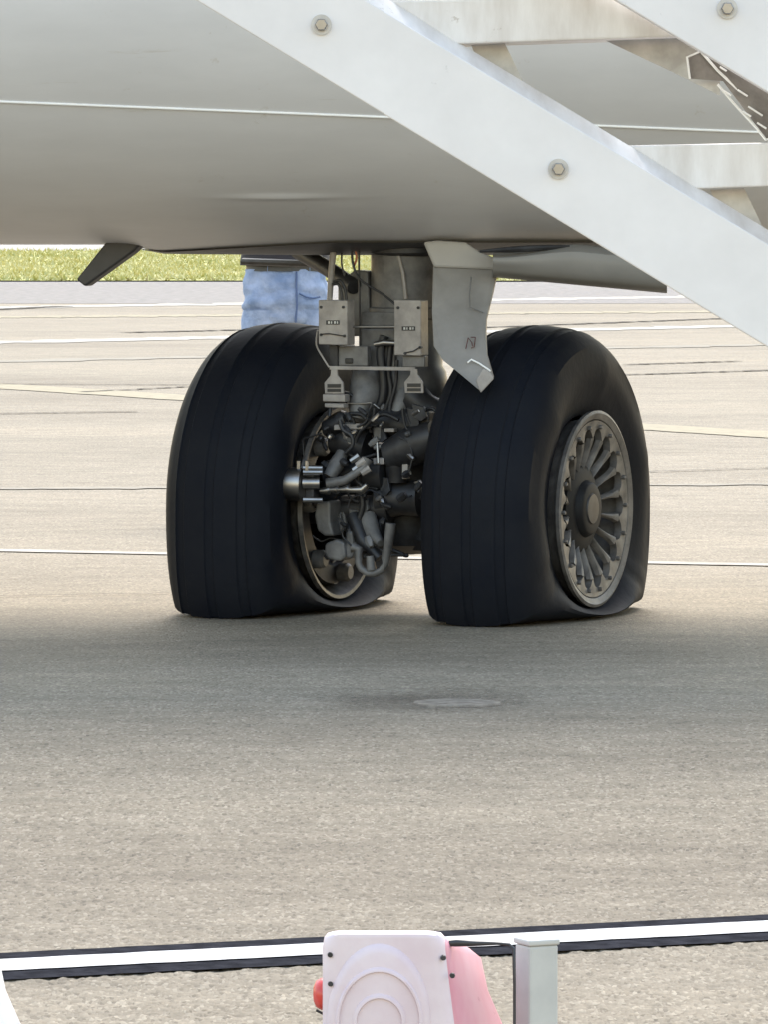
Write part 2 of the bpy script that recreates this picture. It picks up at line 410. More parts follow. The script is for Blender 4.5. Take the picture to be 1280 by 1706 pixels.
# --- fuselage
RAD, YC, ZB = 2.0, 20.2, 1.190
WID, LOWB, TOPB = 1.42, 1.22, 2.6            # egg-shaped section: half width, depth below and above the widest line
ZC = ZB + RAD
def smooth01(t): t = max(0, min(1, t)); return t * t * (3 - 2 * t)
def fus_point(X, ang):                                     # ang measured from straight down, positive towards the viewer
    k = 1.0
    if abs(X) > 11: k = math.sqrt(max(0.0004, 1 - ((abs(X) - 11) / 6.0) ** 2))
    r = RAD * k
    zc = ZC + (RAD - r) * 0.35
    ca, sa = math.cos(ang), math.sin(ang)
    bb = (LOWB if ca > 0 else TOPB) * k
    zc = ZB + LOWB + (1 - k) * 0.5
    z = zc - bb * ca; y = YC - WID * k * sa
    s = smooth01((X + 0.86) / 0.16) * smooth01((3 - X) / 0.6) * math.exp(-(math.degrees(ang) / 11) ** 2)
    z -= 0.024 * s
    dn = 0.007 * math.exp(-((X + 0.335 - 0.9 * (math.degrees(ang) - 29) * 0.035) / 0.17) ** 2 - ((math.degrees(ang) - 29.3) / 0.7) ** 2)
    return Vector((X, y - dn * math.sin(ang), z - dn * math.cos(ang)))
xs = sorted(set([round(-17 + 0.5 * i, 3) for i in range(69)] + [round(-1.6 + 0.02 * i, 3) for i in range(161)]))
an = [i * 0.5 for i in range(-20, 181)] + [90 + 5 * i for i in range(1, 53)]
rows = [[fus_point(X, R(a)) for a in an] for X in xs]
part('fuselage', MB().grid(rows), 'skin_paint', smooth=40)
def fus_pix(px, py):
    Y = 19.0
    for _ in range(25):
        q = at(px, py, Y)
        Y = YC - WID * math.sqrt(max(0.0, 1 - ((ZB + LOWB - q.z) / LOWB) ** 2))
    return at(px, py, Y - 0.002)
tp = [fus_pix(px, 170 + 0.0402 * px) for px in range(-1500, 3000, 60)]
part('trim_strip', MB().tube(tp, 0.0042, 8), 'trim', smooth=40)
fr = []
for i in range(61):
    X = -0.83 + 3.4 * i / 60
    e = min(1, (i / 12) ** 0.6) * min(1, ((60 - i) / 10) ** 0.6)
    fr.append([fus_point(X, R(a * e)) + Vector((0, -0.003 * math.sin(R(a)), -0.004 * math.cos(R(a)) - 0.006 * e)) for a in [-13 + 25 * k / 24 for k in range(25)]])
part('belly_band', MB().grid(fr), 'belly_dark', smooth=40)  # darker band laid along the bottom of the belly
# small pale blister under the belly
bl = MB()
c0 = at(600, 414, 20.06)
bl.lathe([(-0.010, 0.001), (-0.009, 0.03), (-0.002, 0.07), (0.006, 0.085)], 24, axis='Z')
for q in bl.v: q.y *= 0.4
bl.xform(Matrix.Translation(c0 + Vector((0, 0, 0.006))))
part('belly_blister', bl, 'gear_pale', smooth=40)
# blade of the drain mast
Ym = 20.05
m0 = [at(182, 396, Ym), at(246, 396, Ym), at(220, 421, Ym), at(141, 478, Ym), at(126, 466, Ym)]
part('drain_mast', MB().prism(m0, (0.02, 0.045, 0)), 'black_metal', bevel=0.006)

# --- belly door hanging to the right of the gear
rows = []
for i in range(41):
    t = i / 40; px = 822 + t * (1112 - 822)
    ytop = 422 - 15 * smooth01((px - 830) / 130) if px < 965 else 407 + (px - 965) * 0.10
    ybot = 463 + (px - 830) * 0.0925
    Yd = 19.72 - 0.1 * t
    lip = 19 if px < 1085 else 19
    row = [at(px, ytop, Yd + 0.10), at(px, ytop + 4, Yd + 0.02)]
    for k in range(1, 6): row.append(at(px, ytop + 4 + (ybot - lip - ytop - 4) * k / 5, Yd - 0.012 * math.sin(math.pi * k / 5)))
    for k in range(1, 9):
        a = k / 8 * math.pi / 2
        row.append(at(px, ybot - lip + lip * math.sin(a), Yd + 0.10 * (1 - math.cos(a)) + 0.004))
    row.append(at(px, ybot - 3, Yd + 0.2))
    row.append(at(px, ytop + 4, Yd + 0.2))
    rows.append(row)
mb = MB().grid(rows)
n_ = len(rows[0]); mb.f.append(tuple(range(n_))); mb.f.append(tuple(len(mb.v) - 1 - k for k in range(n_)))
part('belly_door', mb, 'door_paint', smooth=40)
part('door_slit', MB().tube([at(px, 419 - (px - 800) * 0.055, 19.70) for px in range(800, 965, 15)], [0.004 + 0.006 * math.sin(math.pi * i / 10) for i in range(11)], 8), 'gear_dark', smooth=40)  # dark tube drawn in for the shaded slit of the belly opening

# --- strut door (pale panel beside the leg)
def door_pt(px, py):
    t = (py - 430) / 220
    return at(px, py, 19.86 - 0.42 * t + 0.00001 * (px - 775) ** 2)
outline = [(722, 440), (731, 430), (826, 430), (829, 455), (821, 492), (811, 532), (810, 560), (812, 592), (823, 629), (801, 652), (770, 626), (738, 600), (723, 577), (720, 520)]
front = [door_pt(*q) for q in outline]
mb = MB().prism(front, (0.004, 0.022, 0))
dr = part('strut_door', mb, 'strut_door_paint', bevel=0.004)
dr['label'] = 'pale strut door with handwritten letters'
part('stiffener', MB().tube([door_pt(786, 462) + Vector((0, -0.003, 0)), door_pt(783, 492) + Vector((0, -0.003, 0)), door_pt(784, 512) + Vector((0, -0.003, 0)), door_pt(806, 521) + Vector((0, -0.003, 0))], 0.0022, 6), 'gear_paint', parent=dr)
hinge = MB().prism([at(706, 404, 19.84), at(728, 401, 19.84), at(776, 404, 19.84), at(800, 420, 19.84), at(829, 432, 19.84), at(829, 450, 19.84), at(724, 446, 19.84)], (0, 0.06, 0))
part('hinge_fairing', hinge, 'fairing_paint', parent=dr, bevel=0.008)
def stroke(pts, r=0.0017): return MB().tube([door_pt(*q) + Vector((0, -0.002, 0)) for q in pts], r, 5)
part('handwritten_letter', stroke([(777, 581), (781, 563), (787, 571), (788, 577)]), 'ink', parent=dr)
part('handwritten_letter', stroke([(785, 562), (793, 562), (791, 578), (786, 580)]), 'ink', parent=dr)
br = MB().prism([at(798, 646, 19.39), at(794, 634, 19.39), at(806, 614, 19.39), at(816, 619, 19.39), at(824, 631, 19.39), at(802, 655, 19.39)], (0.0, 0.02, 0))
part('tip_bracket', br, 'gear_pale', parent=dr, bevel=0.003)
part('tip_wire', MB().tube([door_pt(780, 604) + Vector((0, -.006, 0)), door_pt(786, 599) + Vector((0, -.006, 0)), door_pt(800, 606) + Vector((0, -.006, 0)), door_pt(818, 618) + Vector((0, -.02, 0))], 0.003, 6), 'trim', parent=dr)

# --- wheels
HUBZ, SEP = 0.349, 0.895
TR, TW = 0.585, 0.205
def tyre_mesh():
    half = [(0.128, 0.292), (0.150, 0.300), (0.168, 0.325), (0.186, 0.365), (0.199, 0.40), (0.205, 0.432), (0.204, 0.462), (0.197, 0.490), (0.184, 0.516), (0.167, 0.538), (0.148, 0.554), (0.128, 0.565)]
    crown = []
    for gx in (0.108, 0.0):
        for dx, dr_ in ((0.017, 0), (0.013, -0.005), (-0.013, -0.005), (-0.017, 0)):
            x = gx + dx
            if x < -0.0001: continue
            crown.append((x, 0.586 - 0.019 * (x / 0.128) ** 2 + dr_))
    right = half + crown
    prof = [(-x, r) for x, r in right] + [(x, r) for x, r in reversed(right)]
    n = 128; mb = MB()
    for x, r in prof:
        for k in range(n):
            a = 2 * math.pi * k / n
            c = -math.cos(a); rr, xx = r, x
            bulge = 0
            if c < 0:
                A = HUBZ / max(1e-4, -c) - 0.002
                if A < TR:
                    t = max(0, (r - 0.292) / (TR - 0.292)); sq = (TR - A) / (TR - 0.318)
                    if A < 0.318: sq = 1
                    lo = min(0.292, A - 0.03)
                    rr = lo + (A - lo) * (t ** (1 - 0.75 * sq))
                    side = max(0, abs(x) - 0.10) / 0.105
                    bulge = 0.048 * sq * math.sin(math.pi * min(1, t ** 0.7)) * min(1, side)
                    bulge += 0.012 * sq * min(1, side)
            else: sq = 0
            near = max(0, min(1, (0.25 - c * TR - 0.0) / 0.6)) if c < 0.4 else 0
            xx = x + math.copysign(bulge, x)
            # slack sidewall: gently creased inwards above the bulge
            if 0.33 < r < 0.5: xx -= math.copysign(0.012 * math.sin(3 * a + 0.6) * (1 if c > -0.5 else 0.3), x)
            yy, zz_ = rr * math.sin(a), rr * c
            if zz_ < 0:                                      # slack casing spreads fore and aft above the ground
                wgt = max(0.0, min(1.0, (r - 0.32) / 0.22))
                yy *= 1 + 0.15 * wgt * (-zz_ / HUBZ) ** 1.8
            mb.v.append(Vector((xx, yy, zz_)))
    m = len(prof)
    for i in range(m - 1):
        for k in range(n):
            k2 = (k + 1) % n
            mb.f.append((i * n + k, i * n + k2, (i + 1) * n + k2, (i + 1) * n + k))
    return mb.mesh('tyre', 'rubber', smooth=28)
NSP = 18
def rim_mesh():
    prof = [(-0.20, 0.300), (-0.202, 0.311), (-0.188, 0.315), (-0.180, 0.304), (-0.165, 0.290), (-0.06, 0.270), (0.06, 0.270), (0.165, 0.290), (0.182, 0.303), (0.192, 0.314), (0.204, 0.315), (0.208, 0.306),
            (0.203, 0.297), (0.201, 0.290), (0.199, 0.287), (0.180, 0.281)]
    inner = [(0.05, 0.262), (-0.15, 0.272)]
    mb = MB().lathe(prof + inner, 96, closed=True)
    me = mb.mesh('wheel', 'rim', smooth=35); me.materials.append(M['rim_inner'])
    for p in me.polygons:
        if p.center.x < 0.1: p.material_index = 1
    return me
def web_mesh():                                            # ring whose inner edge is scalloped between the spokes
    mb = MB(); n = NSP * 10; x0, x1 = 0.198, 0.178
    for k in range(n):
        a = 2 * math.pi * k / n
        ph = (k % 10) / 10.0
        sc = math.sqrt(max(0, 1 - (2 * (ph - 0.5) / 0.84) ** 2)) if abs(ph - 0.5) < 0.42 else 0
        ri = 0.224 + 0.034 * sc
        for (x, r) in ((x0, 0.283), (x0 - 0.006, ri), (x1 - 0.01, ri), (x1, 0.283)):
            mb.v.append(Vector((x, r * math.sin(a), r * math.cos(a))))
    for k in range(n):
        k2 = (k + 1) % n
        for j in range(4):
            j2 = (j + 1) % 4
            mb.f.append((k * 4 + j, k2 * 4 + j, k2 * 4 + j2, k * 4 + j2))
    return mb.mesh('web', 'rim', smooth=35)
def spoke_mesh():
    mb = MB(); st = [(0.095, 0.150, 0.0110, 0.022), (0.135, 0.160, 0.0085, 0.024), (0.175, 0.174, 0.0095, 0.022), (0.200, 0.183, 0.014, 0.018), (0.226, 0.190, 0.023, 0.014)]
    rows = []
    for r, x, hw, dp in st:
        rows.append([(x - dp, -hw * 0.7, r), (x, -hw * 0.55, r), (x + 0.004, 0, r), (x, hw * 0.55, r), (x - dp, hw * 0.7, r), (x - dp, -hw * 0.7, r)])
    mb.grid(rows)
    return mb.mesh('spoke', 'rim', smooth=50)
def hub_mesh():
    return MB().lathe([(0.02, 0.15), (0.09, 0.142), (0.155, 0.138), (0.165, 0.118), (0.168, 0.092), (0.186, 0.084), (0.190, 0.078), (0.190, 0.050)], 48).mesh('hub', 'rim_dark', smooth=35)
def cap_mesh():
    return MB().lathe([(0.188, 0.051), (0.194, 0.047), (0.195, 0.030), (0.195, 0.0005)], 32).mesh('hub_cap', 'gear_dark', smooth=35)
tyre_me, rim_me, web_me, spoke_me, hub_me, cap_me = tyre_mesh(), rim_mesh(), web_mesh(), spoke_mesh(), hub_mesh(), cap_mesh()
shroud_me = MB().lathe([(0.03, 0.262), (0.035, 0.10)], 48).mesh('brake_disc', 'gear_dark', smooth=35)
ring_me = MB().lathe([(-0.150, 0.268), (-0.176, 0.262), (-0.178, 0.205), (-0.150, 0.195), (-0.05, 0.19), (-0.05, 0.268)], 64, closed=True).mesh('brake_ring', 'gear_dark', smooth=35)
piston_me = MB().lathe([(-0.215, 0.001), (-0.215, 0.022), (-0.205, 0.030), (-0.16, 0.031), (-0.16, 0.04), (-0.10, 0.04)], 20).mesh('brake_piston', 'gear_paint', smooth=35)
bolt_me = MB().lathe([(0.206, 0.0005), (0.206, 0.005), (0.202, 0.0075), (0.19, 0.0075)], 6).mesh('rim_bolt', 'rim')
def wheel(side):
    mtx = ROT.to_4x4() @ Matrix.Translation((side * SEP / 2, 0, HUBZ))
    if side < 0: mtx = mtx @ Matrix.Rotation(math.pi, 4, 'Z')
    wh = put('wheel', rim_me, plane, mtx)
    put('tyre', tyre_me, wh); put('web', web_me, wh); put('hub', hub_me, wh); put('hub_cap', cap_me, wh); put('brake_disc', shroud_me, wh); put('brake_ring', ring_me, wh)
    for k in range(NSP): put('spoke', spoke_me, wh, Matrix.Rotation(2 * math.pi * k / NSP, 4, 'X'))
    for k in range(NSP): put('rim_bolt', bolt_me, wh, Matrix.Rotation(2 * math.pi * (k + .5) / NSP, 4, 'X') @ Matrix.Translation((0, 0, 0.264)))
    for k in range(7): put('brake_piston', piston_me, wh, Matrix.Rotation(2 * math.pi * (k + .3) / 7, 4, 'X') @ Matrix.Translation((0, 0, 0.232)))
    return wh
wheel(1)['label'] = 'wheel with flat tyre and pale spoked alloy rim'
wheel(-1)['label'] = 'wheel with flat tyre seen from its brake side'

# --- the leg
def gcyl(name, prof, material, n=40, at_=(0, 0, 0), **k):
    mb = MB().lathe([(z, r) for z, r in prof], n, axis='Z')
    mb.xform(GM @ Matrix.Translation(at_)); return part(name, mb, material, smooth=35, **k)
strut = gcyl('strut', [(1.32, 0.118), (0.99, 0.118), (0.985, 0.126), (0.955, 0.126), (0.95, 0.118), (0.80, 0.116), (0.78, 0.128), (0.72, 0.136), (0.68, 0.128), (0.64, 0.10), (0.60, 0.092)], 'gear_paint', at_=(-0.012, 0, 0))
gcyl('piston', [(0.62, 0.078), (0.42, 0.078)], 'chrome', at_=(-0.012, 0, 0))
gcyl('axle_block', [(0.56, 0.07), (0.54, 0.125), (0.46, 0.145), (0.30, 0.14), (0.22, 0.12), (0.19, 0.06), (0.185, 0.001)], 'gear_dark', at_=(-0.012, 0.02, 0))
mb = MB().lathe([(-0.36, 0.07), (0.36, 0.07)], 32).xform(GM @ Matrix.Translation((0, 0, HUBZ)))
part('axle', mb, 'gear_dark', smooth=35)
# seam ridge and upper collar of the leg
part('weld_ridge', MB().tube([gp(664, 424, 0.118), gp(672, 455, 0.12), gp(677, 498, 0.122)], 0.006, 6), 'gear_pale', parent=strut, smooth=50)
gcyl('collar', [(1.20, 0.119), (1.19, 0.15), (1.165, 0.152), (1.155, 0.12)], 'gear_dark', parent=strut, at_=(0.01, 0, 0))
# side brace, dark, running up to the left
part('side_brace', MB().tube([gp(495, 418, -0.15), gp(545, 447, -0.02), gp(590, 478, 0.08)], 0.026, 12), 'gear_dark', smooth=40)
part('brace_arm', MB().prism([gp(562, 472, 0.06), gp(590, 450, 0.06), gp(612, 452, 0.06), gp(618, 560, 0.06), gp(562, 560, 0.06)], FW * -0.07), 'gear_paint', bevel=0.006)
part('brace_tube', MB().tube([gp(405, 436, -0.35), gp(460, 438, -0.25), gp(520, 440, -0.15)], 0.012, 8), 'gear_dark', smooth=40)
# pale conduit and hoses
part('conduit', MB().tube([gp(556, 410, 0.16), gp(552, 450, 0.16), gp(549, 500, 0.17)], [0.011, 0.010, 0.009], 10), 'gear_pale', smooth=40)
def hose(pts, v, r, material='hose', name='hose'):
    P = []
    q = [gp(x, y, v if not isinstance(v, list) else v[i]) for i, (x, y) in enumerate(pts)]
    for i in range(len(q) - 1):                            # Catmull-Rom
        p0, p1, p2, p3 = q[max(i - 1, 0)], q[i], q[i + 1], q[min(i + 2, len(q) - 1)]
        for k in range(5):
            t = k / 5
            P.append(0.5 * ((2 * p1) + (p2 - p0) * t + (2 * p0 - 5 * p1 + 4 * p2 - p3) * t * t + (3 * p1 - p0 - 3 * p2 + p3) * t ** 3))
    P.append(q[-1])
    return part(name, MB().tube(P, r, 8), material, smooth=60)
hose([(556, 470), (566, 468), (574, 480), (577, 500)], 0.17, 0.005)
hose([(554, 474), (563, 474), (568, 486), (570, 502)], 0.18, 0.005)
hose([(598, 410), (598, 450), (599, 520), (600, 610)], 0.15, 0.0035)
hose([(586, 415), (588, 440), (600, 466), (640, 492), (664, 512)], 0.16, 0.004)
hose([(570, 412), (569, 440), (574, 460)], 0.14, 0.003)
hose([(590, 412), (594, 430), (588, 446)], 0.15, 0.004, 'copper', 'wire')
hose([(529, 550), (527, 575), (538, 596), (548, 612)], 0.22, 0.003, 'gear_pale', 'wire')
hose([(640, 560), (634, 590), (640, 640), (636, 668), (622, 690), (616, 720)], 0.15, 0.016)
hose([(652, 575), (648, 620), (652, 655), (640, 690), (634, 730)], 0.14, 0.010)
hose([(662, 600), (660, 640), (650, 680), (652, 715)], 0.15, 0.006, 'gear_dark')
hose([(553, 660), (575, 655), (590, 665), (588, 700), (600, 725)], 0.20, 0.006)
hose([(575, 690), (600, 690), (615, 700), (640, 690), (665, 700)], 0.22, 0.007)
hose([(700, 690), (720, 680), (735, 695), (745, 690), (752, 700)], 0.20, 0.006)
hose([(602, 770), (596, 800), (604, 840), (596, 880), (616, 905)], 0.25, 0.010)
hose([(640, 740), (668, 760), (700, 745), (728, 720)], 0.20, 0.012)
# control boxes with screws and labels
FR = ROT
def pbox(name, x0, y0, x1, y1, v, depth, material, skew=0, bevel=0.003, parent=plane):
    q = [gp(x0, y0, v), gp(x1, y0 + skew, v), gp(x1 + skew * 0.3, y1 + skew, v), gp(x0 + skew * 0.3, y1, v)]
    return part(name, MB().prism(q, FW * -depth), material, bevel=bevel, parent=parent)
def screw(px, py, v, parent, r=0.006, material='gear_dark'):
    c = gp(px, py, v)
    part('screw', MB().tube([c + FW * 0.004, c - FW * 0.01], r, 6), material, parent=parent)
b1 = pbox('control_box', 530, 500, 578, 574, 0.25, 0.06, 'gear_pale', 1)
for q in ((535, 512), (572, 512), (535, 558), (574, 560)): screw(*q, 0.25, b1, 0.005)
b2 = pbox('control_box', 657, 500, 702, 592, 0.22, 0.06, 'gear_pale', 1)
for q in ((664, 513), (698, 513), (676, 589), (701, 579)): screw(*q, 0.22, b2, 0.005)
for bx_, (x0, y0, x1, y1) in ((b1, (543, 534, 565, 541)), (b2, (670, 544, 692, 551))):
    v = 0.252 if bx_ is b1 else 0.222
    pbox('label_plate', x0, y0, x1, y1, v, 0.004, 'label', 0, 0, bx_)
    for k in range(4):
        xx = x0 + 3 + k * 5
        pbox('label_mark', xx, y0 + 1.5, xx + (1.6 if k % 2 else 3), y1 - 1.5, v + 0.002, 0.003, 'label_mark', 0, 0, bx_)
part('latch_wire', MB().tube([gp(534, 557, .254), gp(548, 556, .256), gp(573, 560, .254)], 0.0018, 5), 'gear_dark', parent=b1)
part('latch_wire', MB().tube([gp(676, 588, .224), gp(690, 585, .226), gp(701, 578, .224)], 0.0018, 5), 'gear_dark', parent=b2)
pbox('mount_plate', 548, 575, 562, 612, 0.20, 0.02, 'gear_dark')
pbox('mount_plate', 562, 577, 612, 610, 0.19, 0.03, 'gear_paint')
pbox('clip', 574, 597, 587, 606, 0.195, 0.01, 'label')
pbox('mount_plate', 600, 548, 658, 612, 0.135, 0.03, 'gear_paint')
pbox('mount_plate', 671, 593, 708, 612, 0.20, 0.03, 'gear_paint')
pbox('mount_plate', 601, 520, 660, 546, 0.13, 0.02, 'gear_paint')
part('tie_rod', MB().tube([gp(577, 545, 0.2), gp(660, 545, 0.2)], 0.004, 8), 'chrome', smooth=50)
pbox('cross_bar', 548, 610, 692, 616, 0.23, 0.012, 'gear_pale', 2, 0.001)
part('coupling', MB().tube([gp(624, 574, .17), gp(640, 571, .17), gp(660, 572, .17)], [0.009, 0.011, 0.009], 10), 'chrome', smooth=40)
# hanging placards
def placard(x, y, s=1.0, v=0.24):
    o = [(-5, 0), (5, 0), (6, 10), (15, 22), (16, 40), (-15, 40), (-16, 22), (-6, 10)]
    p = part('placard', MB().prism([gp(x + a * s, y + b * s, v) for a, b in o], FW * -0.008), 'gear_pale', bevel=0.001)
    pbox('placard_text', x - 11, y + 24 * s, x + 11, y + 30 * s, v + 0.003, 0.005, 'label', 0, 0, p)
    pbox('placard_text', x - 11, y + 32 * s, x + 11, y + 37 * s, v + 0.003, 0.005, 'label', 0, 0, p)
placard(556, 616); placard(690, 615)
pbox('junction', 537, 657, 574, 669, 0.25, 0.04, 'gear_pale', 1)
pbox('junction', 540, 672, 572, 679, 0.245, 0.04, 'gear_pale', 1)
# torque link and castings below the boxes
part('steering_casting', MB().tube([gp(612, 618, .10), gp(610, 650, .14), gp(604, 672, .17), gp(596, 700, .19)], [0.05, 0.056, 0.046, 0.030], 16), 'gear_paint', smooth=40)
part('steering_casting', MB().tube([gp(676, 630, .08), gp(672, 665, .11), gp(664, 690, .13)], [0.030, 0.036, 0.026], 14), 'gear_paint', smooth=40)
pbox('flange_plate', 556, 708, 604, 717, 0.24, 0.09, 'gear_pale', -2)
part('flange_web', MB().prism([gp(567, 718, .22), gp(598, 716, .22), gp(590, 742, .22), gp(580, 740, .22)], FW * -.04), 'gear_pale', bevel=0.004)
pbox('fitting', 694, 684, 715, 712, 0.20, 0.05, 'gear_paint', 1, 0.006)
pbox('fitting', 640, 714, 657, 720, 0.20, 0.03, 'gear_pale', 0, 0.002)
pbox('fitting', 622, 712, 634, 732, 0.19, 0.03, 'gear_paint')
pbox('fitting', 621, 763, 640, 774, 0.25, 0.04, 'gear_pale')
pbox('fitting', 670, 773, 680, 798, 0.24, 0.02, 'gear_pale')
part('motor_housing', MB().tube([gp(650, 760, .20), gp(690, 742, .21), gp(728, 728, .21)], [0.05, 0.065, 0.055], 18), 'gear_dark', smooth=40)
part('motor_housing', MB().tube([gp(662, 770, .2), gp(662, 804, .2)], [0.04, 0.032], 18), 'gear_dark', smooth=40)
part('link_rod', MB().tube([gp(628, 735, .24), gp(630, 772, .25)], 0.005, 8), 'chrome', smooth=40)
# sensor drum and shaft in front of the left wheel
drum = part('sensor_drum', MB().tube([gp(473, 806, .40), gp(475, 806, .40), gp(504, 807, .39), gp(506, 807, .39)], [0.047, 0.052, 0.052, 0.046], 28), 'chrome', smooth=35)
part('drum_shaft', MB().tube([gp(504, 805, .39), gp(532, 805, .37)], 0.020, 16), 'chrome', smooth=35)
pbox('drum_flange', 508, 776, 522, 836, 0.38, 0.05, 'gear_dark')
for y in (780, 787, 833): part('drum_stud', MB().tube([gp(505, y, .40), gp(537, y, .38)], [0.010, 0.008], 10), 'chrome', parent=drum, smooth=35)
for x in (497, 511): part('drum_stud', MB().tube([gp(x, 768, .40), gp(x, 784, .40)], 0.007, 8), 'chrome', parent=drum, smooth=35)
zz = [(534, 818), (548, 817), (550, 816), (562, 816), (565, 816), (580, 815), (583, 816), (604, 816), (612, 808)]
part('hydraulic_coupling', MB().tube([gp(x, y, .36) for x, y in zz], [.009, .013, .008, .014, .007, .014, .009, .013, .009], 12), 'chrome', smooth=35)
part('actuator_rod', MB().tube([gp(545, 806, .33), gp(575, 800, .32), gp(605, 780, .30), gp(612, 765, .29)], [.018, .015, .012, .02], 12), 'gear_paint', smooth=40)
for i, (x, y) in enumerate(((590, 765), (600, 772), (594, 780), (608, 785))):
    part('pipe_union', MB().tube([gp(x - 6, y + 4, .31), gp(x + 8, y - 5, .30)], [.010, .013], 8), ['chrome', 'gear_pale'][i % 2], smooth=35)
part('bracket_arm', MB().tube([gp(570, 755, .25), gp(560, 775, .28), gp(548, 795, .30)], [.020, .026, .02], 12), 'gear_paint', smooth=40)
# calliper blocks inside the left wheel
def blob(name, pts, v, depth, material): return part(name, MB().prism([gp(x, y, v) for x, y in pts], FW * -depth), material, bevel=0.008)
blob('calliper', [(526, 838), (549, 834), (550, 870), (556, 893), (540, 893), (528, 884), (523, 860)], 0.30, 0.09, 'gear_paint')
blob('calliper', [(541, 905), (560, 898), (573, 904), (576, 928), (566, 935), (546, 932), (539, 922)], 0.28, 0.08, 'gear_paint')
blob('calliper', [(576, 885), (586, 884), (590, 915), (586, 930), (574, 930)], 0.27, 0.06, 'gear_paint')
blob('calliper', [(560, 850), (574, 850), (578, 882), (566, 882)], 0.22, 0.06, 'gear_paint')
# U-shaped tow fitting
U = [(652, 872), (648, 900), (643, 930)] + [(620 + 24 * math.cos(a), 932 + 24 * math.sin(a)) for a in [R(q) for q in (20, 50, 80, 110, 140, 165)]] + [(597, 915), (588, 912)]
part('tow_fitting', MB().tube([gp(x, y, .34) for x, y in U], [.017, .016, .015] + [.011] * 6 + [.014, .018], 12), 'gear_paint', smooth=40)
part('tow_pin', MB().tube([gp(616, 926, .34), gp(619, 950, .34)], [.012, .016], 12), 'gear_paint', smooth=40)
part('link_arm', MB().tube([gp(612, 862, .22), gp(622, 890, .26), gp(634, 905, .30)], [.03, .024, .012], 12), 'gear_paint', smooth=40)
part('link_arm', MB().tube([gp(588, 858, .24), gp(605, 900, .27), gp(632, 930, .28)], [.022, .02, .015], 12), 'gear_dark', smooth=40)
gcyl('lower_casting', [(0.33, 0.10), (0.24, 0.13), (0.205, 0.11), (0.20, 0.02)], 'gear_dark', at_=(0.10, 0.03, 0))
for (x0, y0, x1, y1, v0, r0, r1) in ((560, 730, 610, 745, .16, .05, .06), (548, 790, 640, 790, .20, .045, .055), (575, 850, 650, 845, .17, .05, .05), (620, 700, 690, 710, .12, .05, .06),
                                     (640, 830, 700, 830, .16, .07, .06), (590, 890, 640, 880, .18, .05, .04), (545, 715, 575, 700, .20, .03, .035), (690, 660, 722, 690, .1, .05, .055)):
    part('brake_casting', MB().tube([gp(x0 - 4, y0, v0), gp(x0, y0, v0), gp((x0 + x1) / 2, (y0 + y1) / 2, v0 + .01), gp(x1, y1, v0), gp(x1 + 4, y1, v0)], [r0 * .7, r0, (r0 + r1) / 2 * .85, r1, r1 * .7], 16), 'gear_dark', smooth=35)
rnd = random.Random(21)
def inside(x, y): return 500 < x < 715 and 676 < y < 925 and not (x > 650 and y > 850) and not (x < 530 and y < 760)
for i in range(26):                                        # brake and steering hoses
    while True:
        x, y = rnd.uniform(500, 712), rnd.uniform(676, 925)
        if inside(x, y): break
    pts = [(x, y)]; a = rnd.uniform(0, 6.28)
    for k in range(4):
        a += rnd.uniform(-1.0, 1.0)
        pts.append((pts[-1][0] + 17 * math.cos(a), pts[-1][1] + 17 * math.sin(a)))
    pts = [(min(712, max(505, q[0])), min(925, max(672, q[1]))) for q in pts]
    hose(pts, rnd.uniform(0.19, 0.30), rnd.choice([0.003, 0.004, 0.005, 0.007]), rnd.choice(['hose', 'hose', 'gear_dark', 'gear_dark', 'gear_dark', 'chrome']))
for i in range(46):                                        # clamps, unions and nuts
    while True:
        x, y = rnd.uniform(505, 712), rnd.uniform(676, 925)
        if inside(x, y): break
    v = rnd.uniform(0.20, 0.29); a = rnd.uniform(0, 3.14); l = rnd.uniform(4, 10)
    r_ = rnd.uniform(0.006, 0.015)
    part(rnd.choice(['hose_clamp', 'pipe_union', 'nut']), MB().tube([gp(x - l * math.cos(a), y - l * math.sin(a), v), gp(x - l * .3 * math.cos(a), y - l * .3 * math.sin(a), v), gp(x + l * .3 * math.cos(a), y + l * .3 * math.sin(a), v + .005), gp(x + l * math.cos(a), y + l * math.sin(a), v + .01)], [r_ * .7, r_, r_, r_ * .6], rnd.choice([6, 8, 12])), rnd.choice(['gear_dark', 'gear_dark', 'gear_paint', 'gear_dark', 'chrome', 'gear_dark']), smooth=35)
for i in range(16):                                        # bracket plates
    while True:
        x, y = rnd.uniform(520, 705), rnd.uniform(680, 915)
        if inside(x, y): break
    v = rnd.uniform(0.17, 0.25); w_, h_ = rnd.uniform(6, 15), rnd.uniform(6, 18); sk_ = rnd.uniform(-6, 6)
    part('bracket', MB().prism([gp(x - w_, y - h_ + sk_, v), gp(x + w_ * .6, y - h_, v), gp(x + w_, y + h_ * .4, v + .01), gp(x + w_ * .2, y + h_, v + .01), gp(x - w_ * .8, y + h_ * .6, v)], FW * -0.015), rnd.choice(['gear_dark', 'gear_paint', 'gear_dark']), bevel=0.002)
# inner hub disc in front of right wheel
mb = MB().lathe([(0.215, 0.001), (0.215, 0.075), (0.235, 0.09), (0.275, 0.09), (0.285, 0.075)], 32).xform(GM @ Matrix.Translation((0, -0.06, HUBZ + 0.01)))
part('brake_housing', mb, 'gear_paint', smooth=35)

